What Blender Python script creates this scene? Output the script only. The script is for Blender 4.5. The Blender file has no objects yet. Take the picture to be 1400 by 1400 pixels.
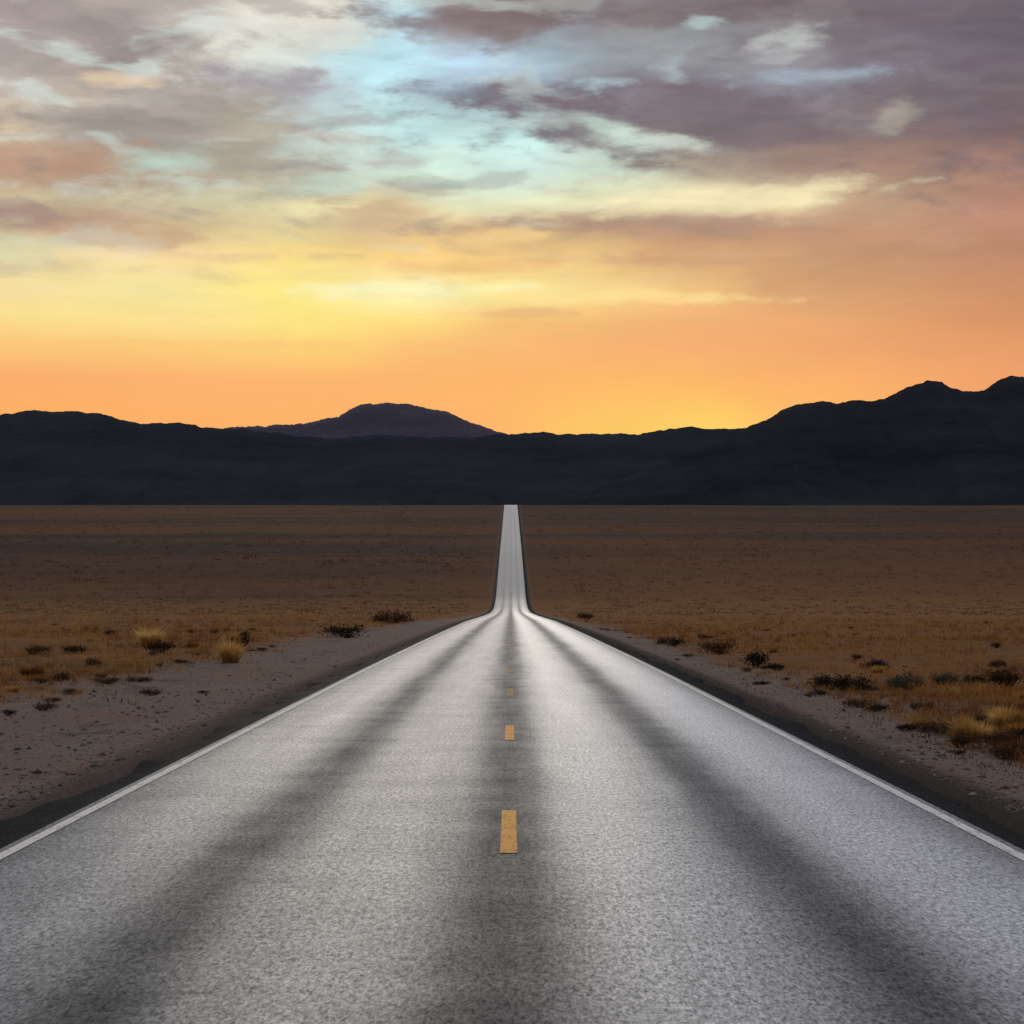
import bpy, math, random
import numpy as np
from mathutils import Vector

R = math.radians
scene = bpy.context.scene
C = scene.collection
rng = np.random.default_rng(7)
random.seed(7)

# ------------------------------------------------------------------ camera
CAM_H = 1.8
cam_d = bpy.data.cameras.new('camera')
cam = bpy.data.objects.new('camera', cam_d)
C.objects.link(cam)
cam.location = (0.0, 0.0, CAM_H)
cam.rotation_euler = (R(90) + math.atan(111 / 3050), 0, R(-0.03))
cam_d.sensor_width = 36
cam_d.lens = 36 * 3050 / 1400
cam_d.clip_start = 0.5
cam_d.clip_end = 80000
scene.camera = cam

# ------------------------------------------------------------------ exposure
scene.view_settings.view_transform = 'Standard'
scene.view_settings.look = 'None'
scene.view_settings.gamma = 1
scene.view_settings.exposure = 0
scene.view_settings.use_curve_mapping = False

SUN_EL, SUN_AZ = R(7.5), R(-3.6)          # low in the glow ahead, a little left of the road


def lin(c):
    return tuple((v / 255 / 12.92) if v / 255 <= 0.04045 else ((v / 255 + 0.055) / 1.055) ** 2.4 for v in c)


# ------------------------------------------------------------------ node helpers
class NT:
    def __init__(self, tree):
        self.t = tree
        self.n = tree.nodes
        self.l = tree.links

    def new(self, kind, **kw):
        n = self.n.new(kind)
        for k, v in kw.items():
            setattr(n, k, v)
        return n

    def link(self, a, b):
        self.l.new(a, b)

    def put(self, sock, v):
        if hasattr(v, 'is_output'):
            self.link(v, sock)
        else:
            sock.default_value = v

    def math(self, op, a, b=0.0, c=0.0, clamp=False):
        n = self.new('ShaderNodeMath', operation=op, use_clamp=clamp)
        self.put(n.inputs[0], a)
        self.put(n.inputs[1], b)
        self.put(n.inputs[2], c)
        return n.outputs[0]

    def maprange(self, v, a, b, c=0.0, d=1.0, smooth=False):
        n = self.new('ShaderNodeMapRange', interpolation_type='SMOOTHSTEP' if smooth else 'LINEAR', clamp=True)
        self.put(n.inputs[0], v)
        for i, x in enumerate((a, b, c, d)):
            self.put(n.inputs[i + 1], x)
        return n.outputs[0]

    def mix(self, f, a, b, blend='MIX'):
        n = self.new('ShaderNodeMix', data_type='RGBA', blend_type=blend)
        n.clamp_factor = True
        self.put(n.inputs[0], f)
        for s, v in ((n.inputs[6], a), (n.inputs[7], b)):
            if not hasattr(v, 'is_output') and len(v) == 3:
                v = (*v, 1)
            self.put(s, v)
        return n.outputs[2]

    def noise(self, vec, scale, detail=4.0, rough=0.55, dist=0.0):
        n = self.new('ShaderNodeTexNoise')
        self.link(vec, n.inputs['Vector'])
        n.inputs['Scale'].default_value = scale
        n.inputs['Detail'].default_value = detail
        n.inputs['Roughness'].default_value = rough
        n.inputs['Distortion'].default_value = dist
        return n.outputs['Fac']

    def comb(self, x, y, z):
        n = self.new('ShaderNodeCombineXYZ')
        for i, v in enumerate((x, y, z)):
            self.put(n.inputs[i], v)
        return n.outputs[0]

    def sep(self, v):
        n = self.new('ShaderNodeSeparateXYZ')
        self.link(v, n.inputs[0])
        return n.outputs

    def scale(self, v, s):
        n = self.new('ShaderNodeVectorMath', operation='MULTIPLY')
        self.link(v, n.inputs[0])
        n.inputs[1].default_value = s
        return n.outputs[0]

    def ramp(self, f, stops, interp='LINEAR'):
        n = self.new('ShaderNodeValToRGB')
        cr = n.color_ramp
        cr.interpolation = interp
        while len(cr.elements) < len(stops):
            cr.elements.new(0.5)
        for e, (p, c) in zip(cr.elements, stops):
            e.position = p
            e.color = (*c, 1) if len(c) == 3 else c
        self.put(n.inputs[0], f)
        return n.outputs[0]


# ------------------------------------------------------------------ sky
world = bpy.data.worlds.new('World')
scene.world = world
world.use_nodes = True
W = NT(world.node_tree)
W.n.clear()
tc = W.new('ShaderNodeTexCoord')
dx, dy, dz = W.sep(tc.outputs['Generated'])
az0 = W.math('ARCTAN2', dx, dy)
el0 = W.math('ARCSINE', dz)
# sky streaks are drawn out sideways: clouds are flat sheets seen edge-on
streak = W.comb(W.math('MULTIPLY', az0, 1.0), W.math('MULTIPLY', el0, 3.2), 0.0)
wn = W.new('ShaderNodeTexNoise')
W.link(streak, wn.inputs['Vector'])
wn.inputs['Scale'].default_value = 13
wn.inputs['Detail'].default_value = 5
wn.inputs['Roughness'].default_value = 0.55
wr, wg, wb = W.sep(wn.outputs['Color'])
up = W.maprange(el0, 0.09, 0.22, 0.15, 1.0)
az = W.math('ADD', az0, W.math('MULTIPLY', W.math('MULTIPLY', W.math('SUBTRACT', wr, 0.5), 0.06), up))
el = W.math('ADD', el0, W.math('MULTIPLY', W.math('MULTIPLY', W.math('SUBTRACT', wg, 0.5), 0.02), up))
azn = W.maprange(az, -0.2295, 0.2295)

SKY = [   # height in the photograph's own rows -> elevation; colours left to right as (column, sRGB)
    (580, [(0, (253, 176, 100)), (250, (253, 178, 104)), (650, (253, 182, 108)), (830, (253, 200, 104)), (980, (254, 208, 104)), (1080, (253, 190, 106)), (1400, (248, 160, 98))]),
    (520, [(0, (250, 174, 110)), (300, (252, 180, 112)), (700, (253, 182, 108)), (900, (253, 186, 106)), (1100, (252, 178, 108)), (1400, (240, 162, 108))]),
    (475, [(0, (252, 200, 122)), (250, (252, 206, 124)), (430, (253, 210, 122)), (600, (250, 190, 118)), (900, (248, 178, 116)), (1400, (228, 156, 106))]),
    (440, [(0, (250, 224, 146)), (250, (250, 224, 146)), (420, (254, 230, 132)), (560, (254, 222, 132)), (700, (248, 194, 122)), (1000, (240, 175, 117)), (1400, (216, 150, 105))]),
    (400, [(0, (248, 226, 162)), (200, (248, 230, 160)), (400, (255, 236, 140)), (560, (255, 247, 180)), (700, (255, 234, 152)), (850, (250, 216, 142)), (970, (240, 194, 130)), (1060, (216, 164, 118)), (1400, (204, 144, 106))]),
    (350, [(0, (214, 204, 166)), (80, (236, 214, 164)), (200, (245, 217, 162)), (400, (250, 220, 142)), (600, (250, 208, 134)), (800, (242, 202, 136)), (930, (214, 166, 122)), (1200, (196, 148, 114)), (1400, (190, 138, 110))]),
    (312, [(0, (172, 142, 124)), (120, (184, 154, 130)), (260, (208, 186, 146)), (400, (216, 200, 150)), (500, (206, 180, 142)), (620, (236, 200, 142)), (740, (196, 166, 132)), (950, (190, 147, 118)), (1200, (196, 152, 122)), (1400, (192, 139, 116))]),
    (278, [(0, (206, 186, 152)), (120, (200, 190, 158)), (250, (206, 200, 168)), (400, (238, 230, 182)), (540, (212, 192, 154)), (640, (228, 228, 188)), (760, (240, 240, 198)), (900, (248, 238, 192)), (1050, (240, 222, 176)), (1180, (190, 158, 130)), (1400, (182, 136, 116))]),
    (230, [(0, (190, 156, 132)), (110, (196, 168, 142)), (220, (190, 204, 190)), (340, (176, 166, 150)), (460, (202, 214, 202)), (600, (212, 236, 220)), (720, (206, 230, 222)), (830, (206, 224, 206)), (960, (182, 172, 152)), (1100, (168, 138, 122)), (1400, (164, 126, 112))]),
    (185, [(0, (214, 194, 166)), (90, (176, 164, 154)), (220, (160, 152, 146)), (330, (176, 172, 162)), (450, (198, 216, 208)), (560, (198, 232, 228)), (720, (204, 240, 236)), (800, (190, 206, 200)), (900, (150, 142, 140)), (1000, (126, 110, 114)), (1180, (140, 118, 116)), (1400, (132, 106, 104))]),
    (120, [(0, (214, 204, 192)), (120, (206, 190, 174)), (240, (214, 206, 196)), (380, (170, 162, 166)), (450, (186, 204, 210)), (540, (198, 234, 242)), (620, (168, 184, 196)), (680, (134, 132, 146)), (800, (130, 128, 140)), (960, (122, 112, 122)), (1110, (142, 142, 152)), (1220, (124, 114, 122)), (1400, (124, 104, 108))]),
    (80, [(0, (178, 168, 160)), (90, (170, 158, 150)), (180, (150, 140, 138)), (300, (226, 224, 212)), (400, (226, 232, 222)), (520, (190, 230, 240)), (640, (194, 222, 242)), (740, (176, 200, 214)), (860, (150, 154, 160)), (960, (146, 146, 150)), (1070, (152, 152, 156)), (1150, (128, 122, 130)), (1400, (112, 102, 114))]),
    (20, [(0, (164, 150, 150)), (120, (172, 160, 154)), (250, (186, 176, 168)), (350, (226, 220, 208)), (460, (222, 218, 206)), (540, (192, 224, 236)), (620, (144, 136, 136)), (760, (126, 112, 116)), (900, (140, 134, 138)), (1050, (124, 112, 118)), (1400, (110, 100, 114))]),
]


def el_of(py):
    return math.atan((811 - py) / 3050)


col = None
prev = None
for py, stops in SKY:
    r = W.ramp(azn, [(px / 1400, lin(c)) for px, c in stops], 'EASE')
    if col is None:
        col = r
    else:
        col = W.mix(W.maprange(el, el_of(prev), el_of(py), smooth=False), col, r)
    prev = py
# single cloud banks and gaps of the sky: (column, row, half width, half height, colour, opacity, slant)
CLOUDS = [
    (60, 85, 170, 70, (160, 148, 146), .55, 0), (185, 82, 75, 30, (146, 136, 134), .85, -.05), (275, 92, 50, 18, (172, 164, 156), .7, 0),
    (400, 112, 95, 15, (166, 160, 166), .9, .0), (250, 150, 110, 20, (170, 164, 156), .65, -.08), (200, 188, 190, 26, (160, 152, 146), .75, -.06),
    (340, 218, 130, 48, (178, 168, 152), .75, -.1), (50, 236, 170, 32, (190, 152, 128), .8, 0), (190, 252, 140, 14, (182, 158, 136), .65, .03),
    (45, 313, 100, 20, (176, 140, 124), .85, 0), (170, 328, 110, 18, (192, 156, 130), .6, 0), (510, 288, 80, 14, (204, 178, 142), .85, -.05),
    (590, 303, 110, 12, (208, 182, 144), .6, -.04), (440, 187, 80, 8, (186, 172, 160), .6, 0), (530, 220, 40, 11, (186, 184, 178), .6, .1),
    (614, 246, 26, 6, (170, 188, 180), .6, .1), (700, 238, 70, 7, (178, 186, 178), .7, .12), (650, 12, 130, 30, (136, 120, 122), .85, -.05),
    (600, 35, 60, 14, (160, 168, 176), .6, -.2), (730, 122, 150, 15, (130, 136, 148), .9, -.02), (860, 132, 170, 28, (124, 114, 124), .8, 0),
    (770, 175, 60, 24, (170, 178, 174), .5, -.3), (960, 166, 240, 40, (120, 106, 112), .75, -.03), (1080, 218, 190, 28, (152, 128, 118), .5, .05),
    (910, 308, 240, 16, (178, 146, 126), .85, .01), (1340, 100, 150, 120, (112, 102, 112), .6, 0), (960, 16, 330, 24, (120, 104, 106), .6, 0),
    (960, 158, 330, 34, (122, 110, 117), .7, .02), (1180, 60, 160, 30, (122, 112, 120), .5, 0), (90, 372, 90, 8, (226, 204, 160), .6, .03), (250, 352, 120, 7, (226, 196, 148), .6, -.02), (640, 362, 120, 7, (238, 186, 126), .6, .02), (330, 470, 200, 6, (248, 196, 122), .5, 0),
    (730, 426, 90, 6, (234, 182, 124), .6, .02), (960, 355, 110, 10, (206, 160, 122), .6, 0),
    (165, 115, 44, 10, (244, 216, 182), .6, 0), (880, 52, 120, 12, (160, 166, 170), .6, .03), (965, 33, 24, 9, (182, 198, 198), .8, -.2),
    (1085, 56, 36, 15, (190, 194, 190), .85, .2), (1045, 78, 20, 8, (176, 176, 178), .6, 0), (1120, 105, 120, 11, (160, 172, 186), .85, -.02),
    (912, 92, 28, 13, (170, 184, 186), .75, .3), (825, 111, 30, 11, (174, 194, 200), .85, 0), (1228, 166, 24, 18, (176, 168, 154), .62, .5),
    (925, 192, 70, 10, (208, 218, 204), .7, -.15), (830, 176, 70, 10, (206, 228, 214), .6, -.25), (1010, 270, 160, 15, (248, 234, 188), .75, .07),
    (240, 226, 65, 9, (194, 218, 206), .75, 0), (560, 394, 130, 11, (255, 249, 194), .75, 0), (820, 407, 210, 8, (253, 224, 150), .7, -.01),
    (440, 275, 80, 10, (242, 230, 178), .6, .05), (25, 346, 70, 26, (218, 214, 172), .7, 0), (720, 320, 60, 9, (250, 214, 144), .7, 0),
    (480, 245, 110, 10, (206, 232, 214), .5, .08), (330, 30, 90, 12, (226, 228, 220), .6, 0),
]
fr_n = W.new('ShaderNodeTexNoise')
W.link(W.comb(az0, W.math('MULTIPLY', el0, 2.6), 4.2), fr_n.inputs['Vector'])
fr_n.inputs['Scale'].default_value = 42
fr_n.inputs['Detail'].default_value = 6
fr_n.inputs['Roughness'].default_value = 0.58
fray = W.math('MULTIPLY', W.math('SUBTRACT', fr_n.outputs['Fac'], 0.5), 2.8)
pos = W.comb(az, el, 0.0)
for px, py, rx, ry, c, op, tilt in CLOUDS:
    mp = W.new('ShaderNodeMapping', vector_type='TEXTURE')
    W.link(pos, mp.inputs['Vector'])
    mp.inputs['Location'].default_value = ((px - 700) / 3050, el_of(py), 0)
    mp.inputs['Rotation'].default_value = (0, 0, math.atan(tilt))
    mp.inputs['Scale'].default_value = (rx / 3050 * 1.25, ry / 3050 * 1.35, 1)
    ln_ = W.new('ShaderNodeVectorMath', operation='LENGTH')
    W.link(mp.outputs[0], ln_.inputs[0])
    f = W.maprange(W.math('ADD', ln_.outputs['Value'], fray), 1.2, 0.2, 0.0, op, smooth=True)
    col = W.mix(f, col, lin(c))
# wisps: light gaps and darker streaks of cloud, strongest higher up
fine = W.noise(W.comb(az0, W.math('MULTIPLY', el0, 3.6), 0.37), 34, 6, 0.6, 0.4)
mid = W.noise(W.comb(az0, W.math('MULTIPLY', el0, 4.5), 1.7), 14, 5, 0.55, 0.3)
amp = W.maprange(el0, 0.10, 0.20, 0.10, 1.0)
rag = W.noise(W.comb(W.math('ADD', az0, W.math('MULTIPLY', el0, 0.25)), W.math('MULTIPLY', el0, 3.4), 8.6), 22, 5, 0.5, 0.3)
side_w = W.maprange(az0, -0.06, 0.10, 1.0, 0.10)
high_w = W.math('MULTIPLY', W.maprange(el0, 0.125, 0.19), side_w)
col = W.mix(W.math('MULTIPLY', W.maprange(rag, 0.53, 0.68, smooth=True), W.math('MULTIPLY', high_w, 0.5)), col, lin((214, 230, 222)))
col = W.mix(W.math('MULTIPLY', W.maprange(rag, 0.47, 0.33, smooth=True), W.math('MULTIPLY', W.math('MULTIPLY', W.maprange(el0, 0.12, 0.17), side_w), 0.45)), col, lin((150, 138, 136)))
wisp = W.math('ADD', W.math('MULTIPLY', W.math('SUBTRACT', fine, 0.5), 0.5), W.math('MULTIPLY', W.math('SUBTRACT', mid, 0.5), 0.45))
gain = W.math('ADD', 1.0, W.math('MULTIPLY', wisp, amp))
gv = W.new('ShaderNodeVectorMath', operation='SCALE')
W.link(col, gv.inputs[0])
W.link(gain, gv.inputs['Scale'])
front = gv.outputs[0]
# unseen rest of the sky: Nishita dusk, bright cloud added to light the ground
sky = W.new('ShaderNodeTexSky', sky_type='NISHITA')
sky.sun_disc = False
sky.sun_elevation = SUN_EL
sky.sun_rotation = SUN_AZ
ns = W.new('ShaderNodeVectorMath', operation='SCALE')
W.link(sky.outputs[0], ns.inputs[0])
ns.inputs['Scale'].default_value = 0.08
cl = W.noise(tc.outputs['Generated'], 5, 5, 0.6)
cover = W.mix(W.maprange(cl, 0.4, 0.62, smooth=True), (1.45, 1.46, 1.50), (0.68, 0.65, 0.66))
high = W.mix(0.75, ns.outputs[0], cover)
behind = W.mix(0.8, ns.outputs[0], (0.13, 0.13, 0.155))
f_up = W.maprange(el0, 0.27, 0.62, smooth=True)
f_back = W.maprange(dy, 0.75, -0.35, smooth=True)
allsky = W.mix(f_up, front, high)
allsky = W.mix(W.math('MULTIPLY', f_back, 0.92), allsky, behind)
bg = W.new('ShaderNodeBackground')
W.link(allsky, bg.inputs[0])
bg.inputs[1].default_value = 1.0
out = W.new('ShaderNodeOutputWorld')
W.link(bg.outputs[0], out.inputs[0])
world.cycles.sampling_method = 'MANUAL'
world.cycles.sample_map_resolution = 1024

# ------------------------------------------------------------------ sun: low, veiled by cloud
sun_d = bpy.data.lights.new('sun', 'SUN')
sun_d.energy = 0.5
sun_d.angle = R(14)
sun_d.color = (1.0, 0.80, 0.55)
sun = bpy.data.objects.new('sun', sun_d)
C.objects.link(sun)
sdir = Vector((math.sin(SUN_AZ) * math.cos(SUN_EL), math.cos(SUN_AZ) * math.cos(SUN_EL), math.sin(SUN_EL)))
sun.rotation_euler = (-sdir).to_track_quat('-Z', 'Y').to_euler()
sun.location = (-40, 100, 60)


# ------------------------------------------------------------------ general helpers
def link_mesh(name, verts, faces, mat, parent=None, smooth=False):
    me = bpy.data.meshes.new(name)
    verts = np.asarray(verts, dtype=np.float32)
    faces = np.asarray(faces, dtype=np.int32)
    k = faces.shape[1]
    me.vertices.add(len(verts))
    me.vertices.foreach_set('co', verts.ravel())
    me.loops.add(faces.size)
    me.loops.foreach_set('vertex_index', faces.ravel())
    me.polygons.add(len(faces))
    me.polygons.foreach_set('loop_start', np.arange(0, faces.size, k, dtype=np.int32))
    me.polygons.foreach_set('loop_total', np.full(len(faces), k, dtype=np.int32))
    me.update(calc_edges=True)
    me.validate()
    if smooth:
        me.polygons.foreach_set('use_smooth', np.ones(len(me.polygons), dtype=bool))
    me.materials.append(mat)
    o = bpy.data.objects.new(name, me)
    C.objects.link(o)
    if parent:
        o.parent = parent
    return o


def grid_faces(nr, nc):
    i = np.arange(nr - 1)[:, None] * nc + np.arange(nc - 1)[None, :]
    return np.stack([i, i + 1, i + nc + 1, i + nc], -1).reshape(-1, 4)


def vnoise(x, y, seed=0):
    xi, yi = np.floor(x).astype(np.int64), np.floor(y).astype(np.int64)
    xf, yf = x - xi, y - yi

    def h(a, b):
        n = (a * 374761393 + b * 668265263 + seed * 1442695041) & 0xffffffff
        n = ((n ^ (n >> 13)) * 1274126177) & 0xffffffff
        return ((n ^ (n >> 16)) & 0xffff) / 65535.0
    u, v = xf * xf * (3 - 2 * xf), yf * yf * (3 - 2 * yf)
    return (h(xi, yi) * (1 - u) + h(xi + 1, yi) * u) * (1 - v) + (h(xi, yi + 1) * (1 - u) + h(xi + 1, yi + 1) * u) * v


def fbm(x, y, seed=0, oct=5, gain=0.5):
    s, a, t = 0, 1.0, 0
    for k in range(oct):
        s = s + a * vnoise(x * 2 ** k, y * 2 ** k, seed + k)
        t += a
        a *= gain
    return s / t


def structure(o, label=None):
    o['kind'] = 'structure'
    if label:
        o['label'] = label
    return o


def material(name):
    m = bpy.data.materials.new(name)
    m.use_nodes = True
    m.node_tree.nodes.clear()
    return m, NT(m.node_tree)


def finish(t, color, rough=0.9, spec=0.3, bump=None, bstr=0.3, bdist=0.02, trans=0.0):
    b = t.new('ShaderNodeBsdfPrincipled')
    t.put(b.inputs['Base Color'], color if hasattr(color, 'is_output') else (*color, 1))
    t.put(b.inputs['Roughness'], rough)
    t.put(b.inputs['Specular IOR Level'], spec)
    if bump is not None:
        bn = t.new('ShaderNodeBump')
        bn.inputs['Strength'].default_value = bstr
        bn.inputs['Distance'].default_value = bdist
        t.link(bump, bn.inputs['Height'])
        t.link(bn.outputs[0], b.inputs['Normal'])
    sh = b.outputs[0]
    if trans > 0:
        tr = t.new('ShaderNodeBsdfTranslucent')
        t.put(tr.inputs[0], color if hasattr(color, 'is_output') else (*color, 1))
        mx = t.new('ShaderNodeMixShader')
        mx.inputs[0].default_value = trans
        t.link(sh, mx.inputs[1])
        t.link(tr.outputs[0], mx.inputs[2])
        sh = mx.outputs[0]
    o = t.new('ShaderNodeOutputMaterial')
    t.link(sh, o.inputs[0])


# ------------------------------------------------------------------ lie of the land
PY = np.array([-400, 0, 60, 112, 185, 300, 402, 450, 500, 554, 600, 765, 1284, 1320, 1700, 40000.])
PZ = np.array([0, 0, -0.06, -0.2, -0.46, -1.2, -1.72, -1.75, -1.35, 0.35, 3.6, 16.1, 52.8, 53.6, 54, 54.])
_fy = np.arange(-400, 2400, 2.0)
_fz = np.interp(_fy, PY, PZ)
_k = np.hanning(27)
_k /= _k.sum()
_fz = np.convolve(np.pad(_fz, 13, mode='edge'), _k, mode='valid')


def zroad(y):
    return np.interp(y, _fy, _fz)


def zground(x, y):
    ax = np.abs(x)
    z = zroad(y)
    verge = np.interp(ax, [0, 4.05, 4.3, 4.9, 7.5, 12], [-0.5, -0.5, -0.07, -0.16, -0.22, -0.18])
    verge = np.where(y > 1350, np.minimum(verge, -0.05), verge)
    w = np.clip((ax - 4.3) / 4, 0, 1)
    far = np.clip((y - 250) / 600, 0, 1)
    b = (fbm(x * 0.12, y * 0.12, 3, 3) - 0.5) * 0.30 * w + (fbm(x * 0.6, y * 0.6, 9, 3) - 0.5) * 0.10 * w
    b = b * (1 - far) + far * w * (fbm(x * 0.01, y * 0.006, 5, 3) - 0.5) * 1.2
    return z + verge + b


ys = np.unique(np.concatenate([np.arange(-120, 0, 20), np.arange(0, 80, 0.35), np.arange(80, 200, 1.0), np.arange(200, 660, 4.0),
                               np.arange(660, 1400, 9.0), np.geomspace(1400, 30000, 30)]))
xs_h = np.unique(np.concatenate([[0, 2, 4.0, 4.05], np.arange(4.3, 16, 0.3), np.arange(16, 40, 0.8), np.arange(40, 120, 3), np.geomspace(120, 15000, 40)]))
xs = np.concatenate([-xs_h[::-1], xs_h[1:]])
X, Y = np.meshgrid(xs, ys)
Z = zground(X, Y)

gm, t = material('desert_ground')
tco = t.new('ShaderNodeTexCoord').outputs['Object']
gx, gy, gz = t.sep(tco)
flat = t.comb(gx, gy, 0.0)
n_big = t.noise(flat, 0.035, 5, 0.6)
n_mid = t.noise(flat, 0.22, 5, 0.6)
n_fine = t.noise(flat, 5.0, 5, 0.65)
n_grit = t.noise(flat, 34.0, 3, 0.6)
n_str = t.noise(t.comb(t.math('MULTIPLY', gx, 0.004), t.math('MULTIPLY', gy, 0.022), 0.0), 1.0, 6, 0.62)
gravel = t.ramp(t.math('ADD', t.math('MULTIPLY', n_fine, 0.6), t.math('MULTIPLY', n_grit, 0.4)),
                [(0.30, (0.115, 0.090, 0.081)), (0.5, (0.21, 0.168, 0.152)), (0.68, (0.30, 0.245, 0.225))])
n_clod = t.noise(t.comb(gx, t.math('MULTIPLY', gy, 0.55), 2.0), 0.55, 7, 0.72)
gravel = t.mix(t.maprange(n_clod, 0.54, 0.68, 0, 0.75, smooth=True), gravel, (0.055, 0.042, 0.038))
gravel = t.mix(t.maprange(n_clod, 0.46, 0.34, 0, 0.6, smooth=True), gravel, (0.27, 0.235, 0.215))
gravel = t.mix(t.maprange(n_mid, 0.45, 0.62), gravel, (0.225, 0.155, 0.128))
scrub = t.ramp(t.math('ADD', t.math('MULTIPLY', n_mid, 0.6), t.math('MULTIPLY', n_fine, 0.4)),
               [(0.36, (0.07, 0.038, 0.026)), (0.5, (0.20, 0.086, 0.034)), (0.62, (0.29, 0.15, 0.045))])
scrub = t.mix(t.maprange(n_big, 0.52, 0.64, 0, 0.7, smooth=True), scrub, (0.22, 0.078, 0.034))
scrub = t.mix(t.maprange(n_big, 0.47, 0.36, 0, 0.7, smooth=True), scrub, (0.13, 0.092, 0.032))
plain = t.ramp(n_str, [(0.34, (0.034, 0.022, 0.021)), (0.45, (0.066, 0.034, 0.030)), (0.53, (0.098, 0.045, 0.031)), (0.62, (0.050, 0.032, 0.033)), (0.70, (0.070, 0.043, 0.038))])
n_band = t.noise(t.comb(t.math('MULTIPLY', gx, 0.0016), t.math('MULTIPLY', gy, 0.011), 5.0), 1.0, 4, 0.6)
plain = t.mix(t.maprange(n_band, 0.50, 0.64, smooth=True), plain, (0.115, 0.050, 0.026))
plain = t.mix(t.maprange(n_band, 0.48, 0.36, 0, 0.8, smooth=True), plain, (0.036, 0.026, 0.028))
plain = t.mix(t.maprange(n_big, 0.48, 0.66, 0, 0.35), plain, (0.10, 0.058, 0.030))
soil = t.mix(t.maprange(t.math('ADD', gy, t.math('MULTIPLY', t.math('SUBTRACT', n_str, 0.5), 500)), 420, 660, smooth=True), scrub, plain)
soil = t.mix(t.math('MULTIPLY', t.maprange(gx, -60, 60), t.maprange(gy, 900, 350)), soil, (0.23, 0.105, 0.042))
ax = t.math('ABSOLUTE', gx)
# the gravel verge is wider on the left than on the right
edge = t.math('ADD', t.math('MULTIPLY', t.maprange(gx, -1, 1, 10.0, 7.0), t.maprange(gx, -1, 1, t.maprange(gy, 120, 480, 1.0, 0.42), t.maprange(gy, 120, 480, 1.0, 0.62))), t.math('MULTIPLY', t.math('SUBTRACT', n_mid, 0.5), t.maprange(gy, 120, 480, 9.0, 2.0)))
vfac = t.maprange(t.math('SUBTRACT', ax, edge), -1.4, 1.6, 0, 1, smooth=True)
gcol = t.mix(vfac, gravel, soil)
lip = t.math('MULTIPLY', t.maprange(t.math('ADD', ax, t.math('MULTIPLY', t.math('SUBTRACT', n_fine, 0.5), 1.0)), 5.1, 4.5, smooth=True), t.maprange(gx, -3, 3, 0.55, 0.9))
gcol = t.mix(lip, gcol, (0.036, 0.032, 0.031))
hb = t.math('ADD', t.math('MULTIPLY', n_fine, 1.0), t.math('MULTIPLY', n_grit, 0.5))
finish(t, gcol, 1.0, 0.05, hb, 0.9, 0.10)
ground = structure(link_mesh('ground', np.stack([X, Y, Z], -1).reshape(-1, 3), grid_faces(len(ys), len(xs)), gm, smooth=True),
                   'dry brown desert plain rising to a straight edge below the mountains')

# ------------------------------------------------------------------ road
ry = np.unique(np.concatenate([np.arange(-60, 200, 2.0), np.arange(200, 1320, 4.0)]))
HALF = 3.6                                         # centre of each edge line


def strip(name, x0, x1, mat, parent, lift, y0=-60, y1=1310, cols=2, thick=0):
    yy = ry[(ry >= y0) & (ry <= y1)]
    yy = np.unique(np.concatenate([[y0], yy, [y1]]))
    xx = np.linspace(x0, x1, cols)
    gX, gY = np.meshgrid(xx, yy)
    gZ = zroad(gY) - 0.02 * np.maximum(np.abs(gX) - 0, 0) * 0.6 + lift
    return link_mesh(name, np.stack([gX, gY, gZ], -1).reshape(-1, 3), grid_faces(len(yy), cols), mat, parent, smooth=True)


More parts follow.
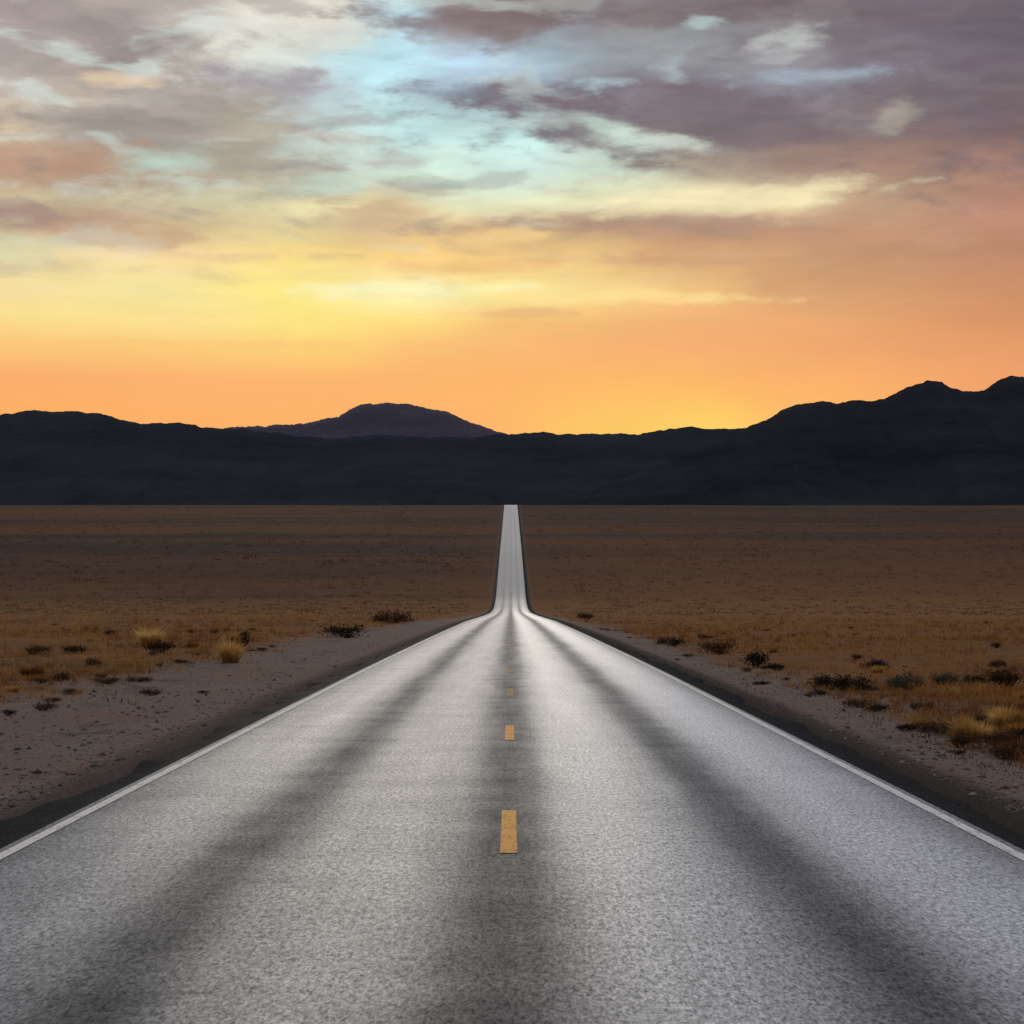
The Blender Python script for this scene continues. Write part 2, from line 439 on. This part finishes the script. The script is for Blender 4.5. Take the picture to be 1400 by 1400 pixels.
def asphalt(name, tracks):
    m, t = material(name)
    tco = t.new('ShaderNodeTexCoord').outputs['Object']
    x, y, z = t.sep(tco)
    flat = t.comb(x, y, 0.0)
    blot = t.noise(flat, 0.9, 5, 0.6)
    strk = t.noise(t.comb(x, t.math('MULTIPLY', y, 0.04), 0.0), 3.2, 4, 0.6)
    worn = t.comb(x, t.math('MULTIPLY', y, 0.27), 0.0)      # chippings dragged out along the lane
    grain = t.noise(worn, 64.0, 2, 0.6)
    grain2 = t.noise(worn, 29.0, 3, 0.6)
    if tracks:
        xw = t.math('ADD', x, t.math('MULTIPLY', t.math('SUBTRACT', t.noise(t.comb(0.0, t.math('MULTIPLY', y, 0.1), 0.0), 1.0, 2), 0.5), 0.25))
        p = t.maprange(xw, -4.2, 4.2)

        def q(v):
            return (v + 4.2) / 8.4
        g = [(-4.2, 0.15), (-3.55, 0.25), (-3.3, 0.36), (-2.75, 0.54), (-2.3, 0.46), (-1.88, 0.02), (-1.5, 0.42), (-0.95, 0.58), (-0.55, 0.48), (-0.28, 0.24), (-0.02, 0.12), (0.2, 0.24),
             (0.45, 0.66), (0.85, 1.0), (1.45, 0.66), (1.85, 0.06), (2.25, 0.8), (2.75, 1.1), (3.3, 0.72), (3.55, 0.4), (4.2, 0.3)]
        wear = t.ramp(p, [(q(a), (b, b, b)) for a, b in g], 'B_SPLINE')
        xr = t.math('ADD', xw, t.math('MULTIPLY', t.math('SUBTRACT', t.noise(t.comb(x, t.math('MULTIPLY', y, 0.3), 3.0), 3.0, 5, 0.7), 0.5), 0.55))
        stripe = t.math('ABSOLUTE', t.math('SUBTRACT', t.math('ABSOLUTE', xr), 1.87))
        wear = t.math('MULTIPLY', wear, t.maprange(stripe, 0.0, 0.50, 0.62, 1.0, smooth=True))
        wear = t.math('MULTIPLY', wear, t.maprange(t.math('ABSOLUTE', t.math('ADD', xr, 0.03)), 0.0, 0.44, 0.58, 1.0, smooth=True))
        wear = t.mix(t.maprange(y, 380, 600, 0, 0.9), wear, (0.36, 0.36, 0.36))
        wear = t.math('ADD', wear, t.math('MULTIPLY', t.math('SUBTRACT', strk, 0.5), 0.30))
        wear = t.math('ADD', wear, t.math('MULTIPLY', t.math('SUBTRACT', blot, 0.5), 0.34), clamp=True)
    else:
        wear = t.math('MULTIPLY', blot, 0.12)
    gsum = t.math('ADD', t.math('ADD', t.math('MULTIPLY', grain, 0.46), t.math('MULTIPLY', grain2, 0.44)), t.math('MULTIPLY', t.noise(worn, 12.0, 3, 0.6), 0.10))
    base = t.mix(wear, (0.026, 0.026, 0.0265), (0.34, 0.34, 0.342))
    spk = t.maprange(gsum, 0.37, 0.63, 0.25, 1.75)
    sv = t.new('ShaderNodeVectorMath', operation='SCALE')
    t.link(base, sv.inputs[0])
    t.link(spk, sv.inputs['Scale'])
    bn = t.new('ShaderNodeBump')
    bn.inputs['Strength'].default_value = 0.35
    bn.inputs['Distance'].default_value = 0.01
    t.link(gsum, bn.inputs['Height'])
    d = t.new('ShaderNodeBsdfDiffuse')
    t.link(sv.outputs[0], d.inputs[0])
    gl = t.new('ShaderNodeBsdfGlossy')
    gs = t.new('ShaderNodeVectorMath', operation='SCALE')
    t.link(t.mix(wear, (0.10, 0.11, 0.13), (0.68, 0.735, 0.83)) if tracks else t.mix(0.0, (0.03, 0.032, 0.036), (0, 0, 0)), gs.inputs[0])
    t.link(t.maprange(gsum, 0.37, 0.63, 0.5, 1.5), gs.inputs['Scale'])
    t.link(gs.outputs[0], gl.inputs['Color'])
    gl.inputs['Roughness'].default_value = 0.5
    fr = t.new('ShaderNodeFresnel')
    fr.inputs['IOR'].default_value = 1.5
    mx = t.new('ShaderNodeMixShader')
    t.link(fr.outputs[0], mx.inputs[0])
    t.link(d.outputs[0], mx.inputs[1])
    t.link(gl.outputs[0], mx.inputs[2])
    for n in (d, gl):
        t.link(bn.outputs[0], n.inputs['Normal'])
    o = t.new('ShaderNodeOutputMaterial')
    t.link(mx.outputs[0], o.inputs[0])
    return m


def paint(name, c, worn, cut=0.43):
    m, t = material(name)
    tco = t.new('ShaderNodeTexCoord').outputs['Object']
    px_, py_, pz_ = t.sep(tco)
    n = t.noise(t.comb(px_, t.math('MULTIPLY', py_, 0.3), 0.0), 34, 5, 0.7)
    n2 = t.noise(tco, 2.5, 3, 0.6)
    f = t.maprange(t.math('ADD', t.math('MULTIPLY', n, 0.7), t.math('MULTIPLY', n2, 0.3)), cut - 0.07, cut + 0.07)
    finish(t, t.mix(f, worn, c), 0.7, 0.06)
    return m


road_m = asphalt('worn_asphalt', True)
shoulder_m = asphalt('dark_asphalt', False)
white_m = paint('white_paint', (0.80, 0.80, 0.79), (0.20, 0.20, 0.20), 0.42)
yellow_m = paint('yellow_paint', (0.88, 0.43, 0.085), (0.16, 0.12, 0.08), 0.43)
faded_m = paint('faded_yellow_paint', (0.55, 0.34, 0.12), (0.13, 0.12, 0.10), 0.52)

road = structure(strip('road', -HALF - 0.12, HALF + 0.12, road_m, None, 0.0, cols=7),
                 'straight two lane grey asphalt road running to the foot of the mountains')
for s in (-1, 1):
    # dark unpolished asphalt outside the edge line, with a ragged outer edge running down into the gravel
    yy = np.unique(np.concatenate([np.arange(-10, 90, 0.25), np.arange(90, 300, 1.5), np.arange(300, 1310, 5.0)]))
    rag = 4.20 + (fbm(yy * 0.5, yy * 0 + s, 21, 4) - 0.5) * 0.45
    inner = np.full_like(yy, HALF + 0.12)
    zz = zroad(yy)
    P = np.stack([np.stack([s * inner, yy, zz - 0.012 * inner], -1),
                  np.stack([s * (rag - 0.06), yy, zz - 0.012 * rag - 0.015], -1),
                  np.stack([s * (rag + 0.08), yy, zz - 0.30], -1)], 1)
    sh = link_mesh('shoulder', P.reshape(-1, 3), grid_faces(len(yy), 3), shoulder_m, road, smooth=False)
    ln = strip('edge_line', s * HALF - 0.048, s * HALF + 0.048, white_m, road, 0.005, y1=470)
k = 0
y = 15.65
while y < 1290:
    strip('centre_dash', -0.075, 0.045, yellow_m if k < 2 else faded_m, road, 0.005, y0=y, y1=y + 3.1)
    y += 12.2
    k += 1
    if k > 6:
        break

# ------------------------------------------------------------------ mountains


def rock(name, c0, c1):
    m, t = material(name)
    tco = t.new('ShaderNodeTexCoord').outputs['Object']
    x, yv, z = t.sep(tco)
    n = t.noise(t.comb(t.math('MULTIPLY', x, 0.0016), t.math('MULTIPLY', yv, 0.0016), t.math('MULTIPLY', z, 0.012)), 1.0, 7, 0.62)
    n2 = t.noise(tco, 0.02, 4, 0.6)
    c = t.mix(t.maprange(t.math('ADD', t.math('MULTIPLY', n, 0.75), t.math('MULTIPLY', n2, 0.25)), 0.38, 0.62), c0, c1)
    finish(t, c, 1.0, 0.0, n2, 0.5, 12)
    return m


def px_to(D, px, py):
    return (px - 698.4) / 3050 * D, CAM_H + (811 - py) / 3050 * D


def mountain(name, label, D, prof, mat, front, back, seed, power=1.5, rough=1.0, base=40.0):
    pts = np.array([px_to(D, *p) for p in prof])
    xs = np.linspace(pts[0, 0], pts[-1, 0], 1500)
    ts = np.concatenate([np.linspace(-1, 0, 46), np.linspace(0, 1, 16)[1:]])
    XX, T = np.meshgrid(xs, ts)
    a = np.abs(T)
    yy = D + np.where(T < 0, T * front, T * back)
    wob = (fbm(XX / 900 + 3, T * 3, seed, 4) - 0.5) * 500 * a
    crest = np.interp((XX + wob).ravel(), pts[:, 0], pts[:, 1]).reshape(XX.shape)
    crest = crest + ((fbm(XX / 230, XX * 0 + seed, seed + 21, 6, 0.72) - 0.5) * 44 * D / 8000 - 2) * rough
    # spurs run down the slope from the crest
    spur = 1 - np.abs(2 * fbm((XX + wob * 0.6) / 420, T * 1.3 + 7, seed + 11, 5, 0.55) - 1)
    h = (crest - base) * (1 - a) ** power
    h = h * (1 - rough * 0.55 * np.clip(a * 3, 0, 1) * (1 - spur)) 
    small = (fbm(XX / 90, yy / 90, seed + 5, 5, 0.6) - 0.5) * 1.5
    h = h + small * 9 * rough * (0.75 + np.clip(a * 6, 0, 1) * 0.4) * np.clip((1 - a) * 6, 0, 1) * D / 8000
    ZZ = base + h
    ZZ = np.where(a > 0.999, base - 30, ZZ)
    return structure(link_mesh(name, np.stack([XX, yy, ZZ], -1).reshape(-1, 3), grid_faces(len(ts), len(xs)), mat, smooth=True), label)


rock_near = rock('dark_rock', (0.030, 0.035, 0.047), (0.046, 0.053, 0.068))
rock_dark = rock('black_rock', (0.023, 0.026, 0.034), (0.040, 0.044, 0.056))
rock_far = rock('hazed_rock', (0.096, 0.088, 0.126), (0.126, 0.115, 0.160))  # distance haze over the mesa is put into this paler violet colour
mountain('mountain', 'distant flat topped hazy purple mountain standing behind the dark ridge', 13000,
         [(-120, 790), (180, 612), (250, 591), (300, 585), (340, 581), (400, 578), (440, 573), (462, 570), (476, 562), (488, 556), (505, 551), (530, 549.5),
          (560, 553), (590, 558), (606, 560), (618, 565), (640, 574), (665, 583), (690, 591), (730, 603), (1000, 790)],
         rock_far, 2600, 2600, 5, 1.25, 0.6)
mountain('ridge', 'long low dark ridge across the plain with hills rising at the left', 8200,
         [(-3300, 780), (-2600, 640), (-1900, 585), (-1300, 600), (-800, 572), (-450, 580), (-250, 561), (-90, 574), (0, 568), (38, 563), (70, 566), (105, 566), (135, 565),
          (160, 571), (205, 576), (240, 577), (275, 583), (310, 587), (350, 592), (400, 597), (470, 599), (560, 598), (640, 597), (690, 593),
          (740, 592), (790, 591), (825, 590), (848, 587), (872, 590), (905, 586), (948, 581), (975, 585), (1010, 583), (1050, 582), (1150, 590), (1300, 585), (1600, 600), (2000, 640), (2600, 780)],
         rock_near, 3400, 3000, 1, 1.7, 1.0)
mountain('mountain', 'dark jagged mountain with three peaks rising at the right', 6600,
         [(560, 790), (800, 668), (920, 632), (985, 606), (1012, 590), (1036, 580), (1052, 570), (1072, 560), (1092, 553), (1126, 547), (1146, 553), (1168, 549), (1192, 547), (1212, 543), (1228, 534), (1246, 525),
          (1270, 518), (1288, 521), (1302, 528), (1318, 532), (1340, 536), (1352, 529), (1366, 519), (1384, 511), (1400, 512), (1430, 524), (1500, 518), (1640, 540), (1800, 525), (2100, 570), (2500, 590), (3000, 660), (3600, 790)],
         rock_dark, 3000, 2600, 31, 1.6, 1.0)


# ------------------------------------------------------------------ plants
def leaf_mat(name, stops, scale, trans=0.25):
    m, t = material(name)
    geo = t.new('ShaderNodeNewGeometry')
    oi = t.new('ShaderNodeObjectInfo')
    n = t.noise(geo.outputs['Position'], scale, 3, 0.6)
    f = t.math('ADD', n, t.math('MULTIPLY', t.math('SUBTRACT', oi.outputs['Random'], 0.5), 0.22))
    f = t.math('ADD', f, t.math('MULTIPLY', t.math('SUBTRACT', geo.outputs['Random Per Island'], 0.5), 0.25))
    finish(t, t.ramp(f, stops), 0.85, 0.15, trans=trans)
    return m


grass_m = leaf_mat('dry_grass', [(0.30, (0.09, 0.042, 0.024)), (0.43, (0.26, 0.11, 0.036)), (0.55, (0.42, 0.215, 0.05)), (0.70, (0.55, 0.34, 0.10))], 0.25, 0.45)
gold_m = leaf_mat('golden_grass', [(0.30, (0.32, 0.18, 0.055)), (0.5, (0.58, 0.36, 0.115)), (0.70, (0.80, 0.58, 0.24))], 2.0, 0.6)
sage_m = leaf_mat('dark_sage', [(0.30, (0.014, 0.010, 0.010)), (0.5, (0.032, 0.022, 0.018)), (0.72, (0.060, 0.042, 0.026))], 3.0, 0.1)
rust_m = leaf_mat('rusty_sage', [(0.30, (0.05, 0.022, 0.014)), (0.5, (0.10, 0.048, 0.022)), (0.72, (0.16, 0.085, 0.035))], 3.0, 0.15)
grey_m = leaf_mat('grey_sage', [(0.30, (0.045, 0.046, 0.036)), (0.5, (0.085, 0.085, 0.062)), (0.72, (0.13, 0.125, 0.09))], 3.0, 0.15)
twig_m, t = material('twig')
finish(t, t.mix(t.noise(t.new('ShaderNodeTexCoord').outputs['Object'], 12), (0.03, 0.02, 0.015), (0.09, 0.065, 0.045)), 0.9, 0.1)


def blades(cx, cy, cz, n, h, spread, width, r, bend=0.35, var=0.25):
    """n tapered, bent blades per tuft; all arguments but n are arrays over tufts"""
    m = len(cx)
    a = r.uniform(0, 2 * np.pi, (m, n))
    lean = np.abs(r.normal(bend, var, (m, n)))
    L = h[:, None] * r.uniform(0.5, 1.1, (m, n))
    b0 = spread[:, None] * np.sqrt(r.uniform(0, 1, (m, n))) * 0.5
    bx, by = cx[:, None] + np.cos(a) * b0, cy[:, None] + np.sin(a) * b0
    bz = np.broadcast_to(cz[:, None], bx.shape) - 0.03
    d = np.stack([np.cos(a), np.sin(a)], -1)
    w = (width[:, None] * r.uniform(0.6, 1.4, (m, n)))[..., None] * 0.5
    fa = r.uniform(0, np.pi, (m, n))
    side = np.stack([np.cos(fa), np.sin(fa), 0 * fa], -1) * w
    base = np.stack([bx, by, bz], -1)
    midp = base + np.stack([d[..., 0] * np.sin(lean * 0.6) * L * 0.55, d[..., 1] * np.sin(lean * 0.6) * L * 0.55, np.cos(lean * 0.6) * L * 0.55], -1)
    tip = midp + np.stack([d[..., 0] * np.sin(lean * 1.5) * L * 0.5, d[..., 1] * np.sin(lean * 1.5) * L * 0.5, np.cos(lean * 1.5) * L * 0.5], -1)
    V = np.stack([base - side, base + side, midp + side * 0.8, midp - side * 0.8, tip + side * 0.15, tip - side * 0.15], 2).reshape(-1, 3)
    i = np.arange(m * n)[:, None] * 6
    F = np.concatenate([i + [0, 1, 2, 3], i + [3, 2, 4, 5]], 0)
    return V, F


def shrub_mesh(r, n, rx, rz, leaf, lumps=7):
    """leaf-sized quads gathered in uneven clumps through a dome"""
    cc = []
    for _ in range(lumps):
        a, q = r.uniform(0, 2 * np.pi), math.sqrt(r.uniform(0, 1))
        cc.append((math.cos(a) * q * rx * 0.75, math.sin(a) * q * rx * 0.75, rz * r.uniform(0.25, 0.8) * (1 - 0.45 * q)))
    cc = np.array(cc)
    k = r.integers(0, lumps, n)
    P = cc[k] + r.normal(0, 1, (n, 3)) * np.array([rx * 0.24, rx * 0.24, rz * 0.17])
    P[:, 2] = np.abs(P[:, 2]) + 0.02
    u = r.normal(0, 1, (n, 3))
    u[:, 2] = np.abs(u[:, 2]) + 0.4
    u /= np.linalg.norm(u, axis=1)[:, None]
    v = np.cross(u, r.normal(0, 1, (n, 3)))
    v /= np.linalg.norm(v, axis=1)[:, None]
    s = leaf * r.uniform(0.6, 1.5, (n, 1))
    V = np.stack([P - v * s * 0.28, P + u * s * 0.6 - v * s * 0.3, P + u * s * 1.3, P + u * s * 0.6 + v * s * 0.3], 1).reshape(-1, 3)
    return V, np.arange(n * 4).reshape(-1, 4)


def stems_mesh(r, n, rx, rz):
    V, F = [], []
    for i in range(n):
        a, q = r.uniform(0, 2 * np.pi), r.uniform(0.2, 0.9)
        p0 = np.array([math.cos(a) * 0.06, math.sin(a) * 0.06, -0.04])
        p1 = np.array([math.cos(a) * rx * q, math.sin(a) * rx * q, rz * r.uniform(0.45, 0.9)])
        b = len(V)
        for p, w in ((p0, 0.018), (p1, 0.005)):
            for j in range(3):
                c = 2 * np.pi * j / 3
                V.append(p + np.array([math.cos(c) * w, math.sin(c) * w, 0]))
        for j in range(3):
            F.append([b + j, b + (j + 1) % 3, b + 3 + (j + 1) % 3, b + 3 + j])
    return V, F


protos = {}


def make_proto(kind, variant, mat):
    r = np.random.default_rng(100 + variant * 17 + len(kind))
    if kind == 'grass_clump':
        one = np.zeros(1)
        V, F = blades(one, one, one + 0.0, 700, one + 0.55, one + 0.34, one + 0.014, r, 0.62, 0.34)
        o = link_mesh('grass_clump', V, F, mat)
    else:
        o = bpy.data.objects.new('desert_shrub', None)
        C.objects.link(o)
        link_mesh('foliage', *shrub_mesh(r, 900, 0.5, 0.5, 0.05, 6 + variant % 3), mat, o)
        link_mesh('stem', *stems_mesh(r, 16, 0.42, 0.42), twig_m, o)
    return o


def place(kind, variant, mat, x, y, size, squash, label, cat, group=None):
    key = (kind, variant, mat.name)
    if key not in protos:
        protos[key] = o = make_proto(kind, variant, mat)
    else:
        src = protos[key]
        o = src.copy()
        C.objects.link(o)
        for ch in src.children:
            c = ch.copy()
            C.objects.link(c)
            c.parent = o
    o.location = (x, y, float(zground(np.array([x]), np.array([y]))[0]))
    o.rotation_euler = (0, 0, random.uniform(0, 6.28))
    o.scale = (size, size * random.uniform(0.8, 1.15), size * squash)
    o['label'] = label
    o['category'] = cat
    for kk in ('group',):
        if kk in o:
            del o[kk]
    if group:
        o['group'] = group
    return o


def ground_at(px, py):
    """where a sight line through a point of the view meets the ground"""
    a, e = (px - 698.4) / 3050, (811 - py) / 3050
    d = np.arange(8, 1280, 0.25)
    hit = np.nonzero(CAM_H + e * d <= zground(a * d, d))[0]
    dd = d[hit[0]] if len(hit) else 200.0
    return a * dd, dd


# the plants one can tell apart in the photograph
for (px, py, kind, v, mat, size, sq, label) in [
    (316, 906, 'grass_clump', 0, gold_m, 1.35, 1.1, 'round golden bunchgrass alone on the gravel left of the road'),
    (334, 884, 'desert_shrub', 0, sage_m, 1.15, 0.75, 'dark shrub close behind the round golden bunchgrass'),
    (477, 872, 'desert_shrub', 1, sage_m, 2.6, 0.5, 'wide flat blackish shrub on the left verge nearest the road'),
    (538, 852, 'desert_shrub', 2, rust_m, 3.6, 0.6, 'small dark shrub at the far end of the left golden grass'),
    (520, 849, 'grass_clump', 1, gold_m, 2.6, 0.6, 'pale golden grass beside the farthest dark shrub on the left verge'),
    (218, 892, 'desert_shrub', 3, rust_m, 1.5, 0.55, 'low rust brown shrub below a golden grass patch on the left'),
    (206, 879, 'grass_clump', 2, gold_m, 1.6, 0.8, 'golden grass patch above the low rust brown shrub on the left'),
    (110, 893, 'desert_shrub', 4, sage_m, 1.3, 0.45, 'low dark shrub at the edge of the left gravel'),
    (45, 893, 'desert_shrub', 4, rust_m, 1.3, 0.45, 'brown shrub at the far left of the plain'),
    (150, 935, 'desert_shrub', 1, rust_m, 0.75, 0.35, 'flattened reddish shrub lying on the open left gravel'),
    (190, 932, 'desert_shrub', 5, rust_m, 0.70, 0.4, 'flattened reddish shrub, the one nearer the road of a pair on the left gravel'),
    (278, 948, 'desert_shrub', 5, sage_m, 0.25, 0.5, 'tiny dark shrub on grey gravel below the round golden bunchgrass'),
    (12, 978, 'desert_shrub', 0, sage_m, 0.32, 0.6, 'tiny dark shrub on the left gravel near the edge of the view'),
    (45, 925, 'grass_clump', 3, grass_m, 1.0, 0.6, 'olive brown grass tuft on the left gravel'),
    (1032, 912, 'desert_shrub', 0, sage_m, 1.05, 0.85, 'tall dark shrub at the edge of the right gravel verge'),
    (1062, 917, 'desert_shrub', 3, sage_m, 0.6, 0.7, 'small dark shrub just right of the tall dark shrub'),
    (985, 895, 'desert_shrub', 1, rust_m, 1.5, 0.65, 'wide brown shrub left of the tall dark shrub on the right verge'),
    (918, 882, 'desert_shrub', 2, sage_m, 1.3, 0.55, 'dark shrub farther up the right verge'),
    (802, 848, 'desert_shrub', 3, rust_m, 2.2, 0.7, 'rust brown shrub farthest up the right verge'),
    (1132, 942, 'desert_shrub', 4, sage_m, 0.85, 0.8, 'dark shrub, left one of a close pair on the right verge'),
    (1165, 945, 'desert_shrub', 5, sage_m, 0.85, 0.85, 'dark shrub, right one of a close pair on the right verge'),
    (1195, 916, 'desert_shrub', 1, sage_m, 0.8, 0.7, 'dark shrub standing in gold grass behind the close pair'),
    (1240, 943, 'desert_shrub', 2, grey_m, 0.9, 0.75, 'grey green sagebrush on the right beside the gravel'),
    (1285, 936, 'desert_shrub', 4, grey_m, 0.8, 0.7, 'smaller grey green sagebrush behind the other one on the right'),
    (1270, 970, 'desert_shrub', 0, sage_m, 0.30, 0.7, 'tiny blackish shrub on the right gravel above the golden tuft'),
    (1320, 1012, 'grass_clump', 0, gold_m, 0.72, 0.85, 'golden grass tuft on the gravel at the right'),
    (1338, 1009, 'grass_clump', 2, gold_m, 0.50, 0.9, 'smaller golden tuft touching the larger one at the right'),
    (1372, 1016, 'desert_shrub', 2, rust_m, 0.45, 0.6, 'low brown shrub right of the golden tufts'),
    (1395, 1010, 'desert_shrub', 3, sage_m, 0.45, 0.6, 'dark shrub at the right edge of the view'),
    (1375, 940, 'desert_shrub', 3, rust_m, 1.2, 0.7, 'broad rusty shrub in the right grass near the edge of the view'),
    (1330, 934, 'desert_shrub', 5, sage_m, 0.6, 0.7, 'small dark shrub in the orange grass at the right'),
]:
    x, y = ground_at(px, py)
    place(kind, v, mat, x, y, size, sq, label, 'grass clump' if kind == 'grass_clump' else 'shrub')

# more shrubs of the plain, which nothing tells apart
r = np.random.default_rng(12)
for side in (-1, 1):
    n = 0
    while n < 45:
        d = 1 / r.uniform(1 / 210, 1 / 32)
        x = side * r.uniform(6.3 if side > 0 else 9.5, 0.235 * d + 4)
        if abs(x) > 0.235 * d + 3 or abs(x) < (6.3 if side > 0 else 9.5):
            continue
        kind = 'desert_shrub' if r.uniform() < 0.42 else 'grass_clump'
        v = int(r.integers(0, 6))
        mat = [sage_m, rust_m, rust_m, rust_m, grey_m][int(r.integers(0, 5))] if kind == 'desert_shrub' else [gold_m, grass_m, grass_m][int(r.integers(0, 3))]
        sz = float(r.uniform(0.3, 0.8))
        where = 'left' if side < 0 else 'right'
        look = {'dark_sage': 'small blackish', 'rusty_sage': 'small rust brown', 'grey_sage': 'small ash grey', 'golden_grass': 'small golden', 'dry_grass': 'small ochre'}[mat.name]
        noun = 'shrub' if kind == 'desert_shrub' else 'grass clump'
        place(kind, v, mat, x, d, sz, float(r.uniform(0.5, 0.85)), '%s %s out in the dry grass of the plain %s of the road' % (look, noun, where), noun,
              '%s %ss of the plain %s of the road' % (look, noun, where))
        n += 1


def scatter(n, d0, d1, xl, xr, r, patchy=0.0, wide=0.25):
    """points on the plain on both sides of the road, in about even number per degree of view"""
    d = 1 / r.uniform(1 / d1, 1 / d0, n)
    x = r.uniform(-1, 1, n) * (wide * d + 5)
    keep = np.where(x < 0, x < -xl - (r.uniform(0, 1, n) ** 2) * 3, x > xr + (r.uniform(0, 1, n) ** 2) * 2)
    if patchy:
        keep &= fbm(x * 0.14, d * 0.07, 40, 3) + r.normal(0, 0.09, n) > patchy
    x, d = x[keep], d[keep]
    return x, d, zground(x, d)


r = np.random.default_rng(5)
x, d, z = scatter(38000, 26, 520, 8.5, 5.9, r, 0.42)
sc = np.clip(d / 90, 0.55, 2.2)
V, F = blades(x, d, z, 11, r.uniform(0.10, 0.30, len(x)) * np.clip(sc, 0.8, 1.2), r.uniform(0.15, 0.5, len(x)) * sc, 0.014 * sc, r)
gr = link_mesh('dry_grass', V, F, grass_m)
gr['kind'] = 'stuff'
gr['label'] = 'dry ochre grass covering the plain on both sides of the road'

x, d, z = scatter(16000, 300, 1285, 9, 9, r, 0.0)
k_ = r.uniform(0, 1, len(x)) < np.clip((d - 320) / 420, 0, 1)
x, d, z = x[k_], d[k_], z[k_]
sz = r.uniform(0.15, 0.55, len(x)) * np.clip(d / 500, 0.45, 1.3)
n = 7
P = np.stack([x, d, z], -1)[:, None, :] + r.normal(0, 1, (len(x), n, 3)) * np.array([1.6, 0.6, 0.09]) * sz[:, None, None] + np.array([0, 0, 0.15])
u = r.normal(0, 1, P.shape)
u /= np.linalg.norm(u, axis=-1, keepdims=True)
w = np.cross(u, r.normal(0, 1, P.shape))
w /= np.linalg.norm(w, axis=-1, keepdims=True)
s = (sz[:, None, None] * 0.35)
V = np.stack([P - u * s, P - w * s, P + u * s, P + w * s], 2).reshape(-1, 3)
scrub_far_m = leaf_mat('far_scrub', [(0.30, (0.07, 0.042, 0.034)), (0.5, (0.15, 0.085, 0.052)), (0.70, (0.26, 0.15, 0.07))], 0.02, 0.45)
fs = link_mesh('distant_scrub', V, np.arange(len(V)).reshape(-1, 4), scrub_far_m)
fs['kind'] = 'stuff'
fs['label'] = 'low brown scrub on the far rising plain'

# a broken line of low plants where the right verge ends, and stragglers on the left gravel
r = np.random.default_rng(31)
for side, count in ((1, 26), (-1, 22)):
    for i in range(count):
        d = 1 / r.uniform(1 / 150, 1 / 26)
        x = side * (r.normal(6.2, 0.4) if side > 0 else r.normal(9.3, 1.3))
        mat = [sage_m, rust_m, rust_m][i % 3]
        look = {'dark_sage': 'very low blackish', 'rusty_sage': 'very low rust brown'}[mat.name]
        where = 'at the outer edge of the right gravel verge' if side > 0 else 'straying onto the left gravel verge'
        place('desert_shrub', int(r.integers(0, 6)), mat, x, d, float(r.uniform(0.22, 0.55)), float(r.uniform(0.45, 0.7)),
              '%s shrub %s' % (look, where), 'shrub', '%s shrubs %s' % (look, where))

# thin weedy tufts straying onto the gravel
r = np.random.default_rng(8)
x, d, z = scatter(9000, 22, 190, 6.0, 5.2, r, 0.50)
V, F = blades(x, d, z, 8, r.uniform(0.05, 0.16, len(x)), r.uniform(0.15, 0.45, len(x)), np.full(len(x), 0.014), r, 0.6, 0.3)
wd = link_mesh('weeds', V, F, rust_m)
wd['kind'] = 'stuff'
wd['label'] = 'sparse low dry weeds on the gravel verges'

# loose stones on the verges
r = np.random.default_rng(3)
n = 5200
d = 1 / r.uniform(1 / 110, 1 / 15, n)
side = np.where(r.uniform(size=n) < 0.6, -1, 1)
x = side * (4.35 + np.abs(r.normal(0, 1, n)) * np.where(side < 0, 3.0, 1.5))
z = zground(x, d)
sz = 0.014 + 0.045 * r.uniform(0, 1, n) ** 6
octa = np.array([[1, 0, 0], [0, 1, 0], [-1, 0, 0], [0, -1, 0], [0, 0, 0.7], [0, 0, -0.7]])
of = np.array([[0, 1, 4], [1, 2, 4], [2, 3, 4], [3, 0, 4], [1, 0, 5], [2, 1, 5], [3, 2, 5], [0, 3, 5]])
ang = r.uniform(0, 6.28, n)
sh = octa[None] * (sz[:, None, None] * r.uniform(0.6, 1.4, (n, 6, 1)))
ca, sa = np.cos(ang)[:, None], np.sin(ang)[:, None]
sh = np.stack([sh[..., 0] * ca - sh[..., 1] * sa, sh[..., 0] * sa + sh[..., 1] * ca, sh[..., 2]], -1)
V = (sh + np.stack([x, d, z + 0.004], -1)[:, None, :]).reshape(-1, 3)
F = (of[None] + np.arange(n)[:, None, None] * 6).reshape(-1, 3)
stone_m, t = material('stone')
geo = t.new('ShaderNodeNewGeometry')
finish(t, t.ramp(geo.outputs['Random Per Island'], [(0, (0.10, 0.085, 0.08)), (0.6, (0.21, 0.18, 0.165)), (1, (0.34, 0.30, 0.28))]), 0.95, 0.1)
gv_ = link_mesh('gravel', V, F, stone_m)
gv_['kind'] = 'stuff'
gv_['label'] = 'loose grey brown stones on the gravel verges of the road'
